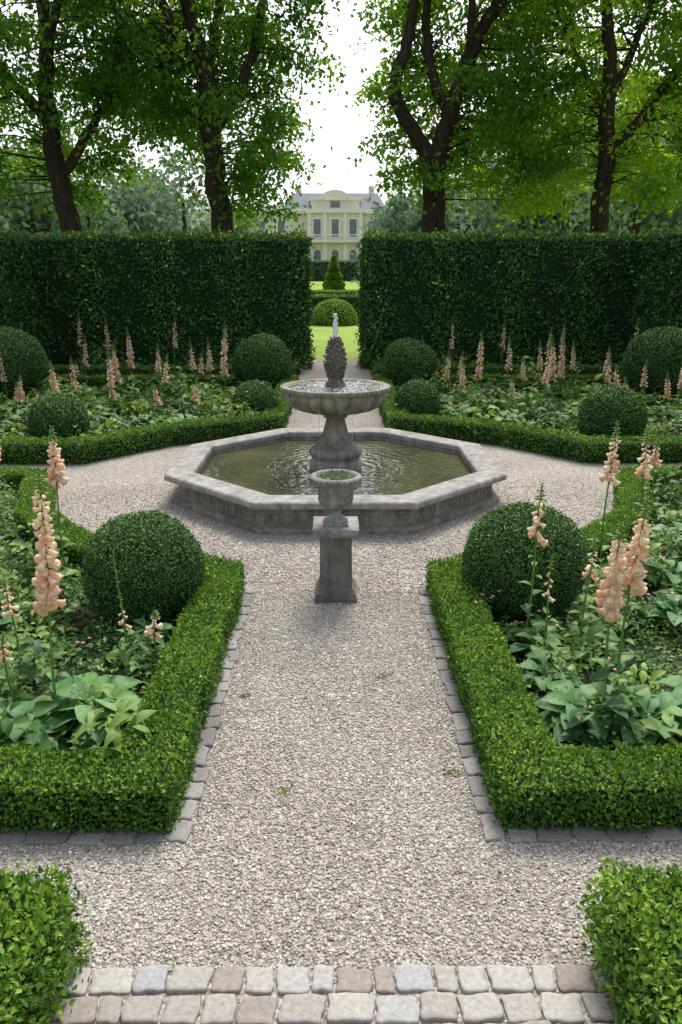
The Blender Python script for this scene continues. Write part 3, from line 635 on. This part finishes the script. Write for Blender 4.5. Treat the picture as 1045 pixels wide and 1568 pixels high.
# ---------------------------------------------------------------- mansion
man=bpy.data.objects.new('country_mansion',None); scene.collection.objects.link(man)
def part(name,boxes,mat):
    mb=MB()
    for b in boxes: v,f=box(*b); mb.add(v,f,0,.5,False)
    return mb.build(name,[mat],man)
Y0=140; zb=2.0
part('walls',[(-25,25,Y0,Y0+14,zb,13.2),(-4.8,4.8,Y0-1.6,Y0-.001,zb,13.2),(-4.2,4.2,Y0-1.2,Y0+6,13.9,15.3)],M['wall'])
part('cornice',[(-25.4,-4.81,Y0-.5,Y0+14.4,13.2,13.9),(4.81,25.4,Y0-.5,Y0+14.4,13.2,13.9),(-5.3,5.3,Y0-2.2,Y0+2,13.201,13.9),(-25.2,-4.82,Y0-.15,Y0-.002,8.4,8.8),(4.82,25.2,Y0-.15,Y0-.002,8.4,8.8),(-5,5,Y0-2.9,Y0-1.602,8.4,8.75),(-4.5,4.5,Y0-1.5,Y0+6.2,15.3,15.7)],M['trim'])
mb=MB(); V=[(-9,Y0-.3,13.9),(9,Y0-.3,13.9),(9,Y0+14.2,13.9),(-9,Y0+14.2,13.9),(-7.5,Y0+3,16.8),(7.5,Y0+3,16.8),(7.5,Y0+11,16.8),(-7.5,Y0+11,16.8)]
mb.add(V,[(0,1,5,4),(1,2,6,5),(2,3,7,6),(3,0,4,7),(4,5,6,7)],0,.5,False); 
for a,b in ((-25.2,-9.01),(9.01,25.2)):
    V=[(a,Y0-.3,13.9),(b,Y0-.3,13.9),(b,Y0+14.2,13.9),(a,Y0+14.2,13.9),(a,Y0+7,15.2),(b,Y0+7,15.2)]; mb.add(V,[(0,1,5,4),(2,3,4,5)],0,.5,False)
mb.build('roof',[M['roof']],man)
part('chimneys',[(-7,-6,Y0+5,Y0+6.5,16.5,18.2),(6,7,Y0+5,Y0+6.5,16.5,18.2)],M['wall'])
mb=MB(); n=17; arc=[(-2.3+4.6*i/(n-1)) for i in range(n)]
V=[(x,Y0-1.9,15.71+1.15*math.sqrt(max(0,1-(x/2.3)**2))) for x in arc]+[(x,Y0-.6,15.71+1.15*math.sqrt(max(0,1-(x/2.3)**2))) for x in arc]
mb.add(V,[(i,i+1,n+i+1,n+i) for i in range(n-1)],0,.5,False); mb.add(V[:n],[list(range(n))],0,.5,False); mb.build('curved_pediment',[M['trim']],man)
part('pilasters',[(x-.3,x+.3,Y0-1.85,Y0-1.601,zb,13.2) for x in (-4.4,-1.75,1.75,4.4)]+[(x-.25,x+.25,Y0-.2,Y0-.003,zb,13.2) for x in (-24.5,-18,-11.5,11.5,18,24.5)],M['trim'])
win=[];fr=[]
for x in (-3.1,0,3.1):
    for z0,z1 in ((9.3,12.2),(3.4,6.6)): win.append((x-.62,x+.62,Y0-1.7,Y0-1.602,z0,z1)); fr.append((x-.85,x+.85,Y0-1.68,Y0-1.603,z0-.2,z1+.3))
for x in list(np.arange(-23,-6,3.4))+list(np.arange(6.4,24,3.4)):
    for z0,z1 in ((9.3,12.0),(3.4,6.6)): win.append((x-.6,x+.6,Y0-.1,Y0-.002,z0,z1)); fr.append((x-.82,x+.82,Y0-.08,Y0-.003,z0-.2,z1+.3))
win.append((-.8,.8,Y0-1.3,Y0-1.201,14.1,15.1))
part('windows',win,M['glass']); part('window_surrounds',fr,M['trim'])
mb=MB()
for x in (-3.1,0,3.1):
    V=[(x+.62*math.cos(a),Y0-1.70,6.6+.62*math.sin(a)) for a in np.linspace(0,math.pi,12)]; mb.add(V,[list(range(12))],0,.5,False)
mb.build('arched_door_heads',[M['glass']],man)
part('balcony_railing',[(-4.8,4.8,Y0-2.9,Y0-2.8,9.55,9.7)]+[(x-.05,x+.05,Y0-2.88,Y0-2.82,8.751,9.549) for x in np.arange(-4.7,4.8,.4)],M['trim'])

# ---------------------------------------------------------------- light, sky, camera
w=bpy.data.worlds.new('World'); scene.world=w; w.use_nodes=True; nt=w.node_tree; nt.nodes.clear()
out=nt.nodes.new('ShaderNodeOutputWorld'); bg=nt.nodes.new('ShaderNodeBackground'); sky=nt.nodes.new('ShaderNodeTexSky')
sky.sky_type='NISHITA'; sky.sun_disc=False; EL=math.radians(54); AZ=math.radians(12)
sky.sun_elevation=EL; sky.sun_rotation=AZ; sky.dust_density=4; sky.air_density=1; sky.altitude=50
hs=nt.nodes.new('ShaderNodeHueSaturation'); hs.inputs['Saturation'].default_value=.4; hs.inputs['Value'].default_value=1.7; nt.links.new(sky.outputs[0],hs.inputs['Color']); nt.links.new(hs.outputs[0],bg.inputs['Color'])
bg.inputs['Strength'].default_value=.15; nt.links.new(bg.outputs[0],out.inputs[0])
sl=bpy.data.lights.new('sun','SUN'); sl.energy=3.0; sl.angle=math.radians(20); sl.color=(1,.93,.80); so=bpy.data.objects.new('sun',sl); scene.collection.objects.link(so)
dirv=Vector((math.sin(AZ)*math.cos(EL),math.cos(AZ)*math.cos(EL),math.sin(EL))); so.rotation_euler=dirv.to_track_quat('Z','Y').to_euler(); so.location=(0,0,30)
cam=bpy.data.cameras.new('camera'); co=bpy.data.objects.new('camera',cam); scene.collection.objects.link(co); scene.camera=co
cam.sensor_fit='VERTICAL'; cam.sensor_height=36; cam.lens=1150/1568*36; cam.clip_end=3000
co.location=(0,0,2.6); co.rotation_euler=(math.radians(90-17.33),0,math.radians(-.42))
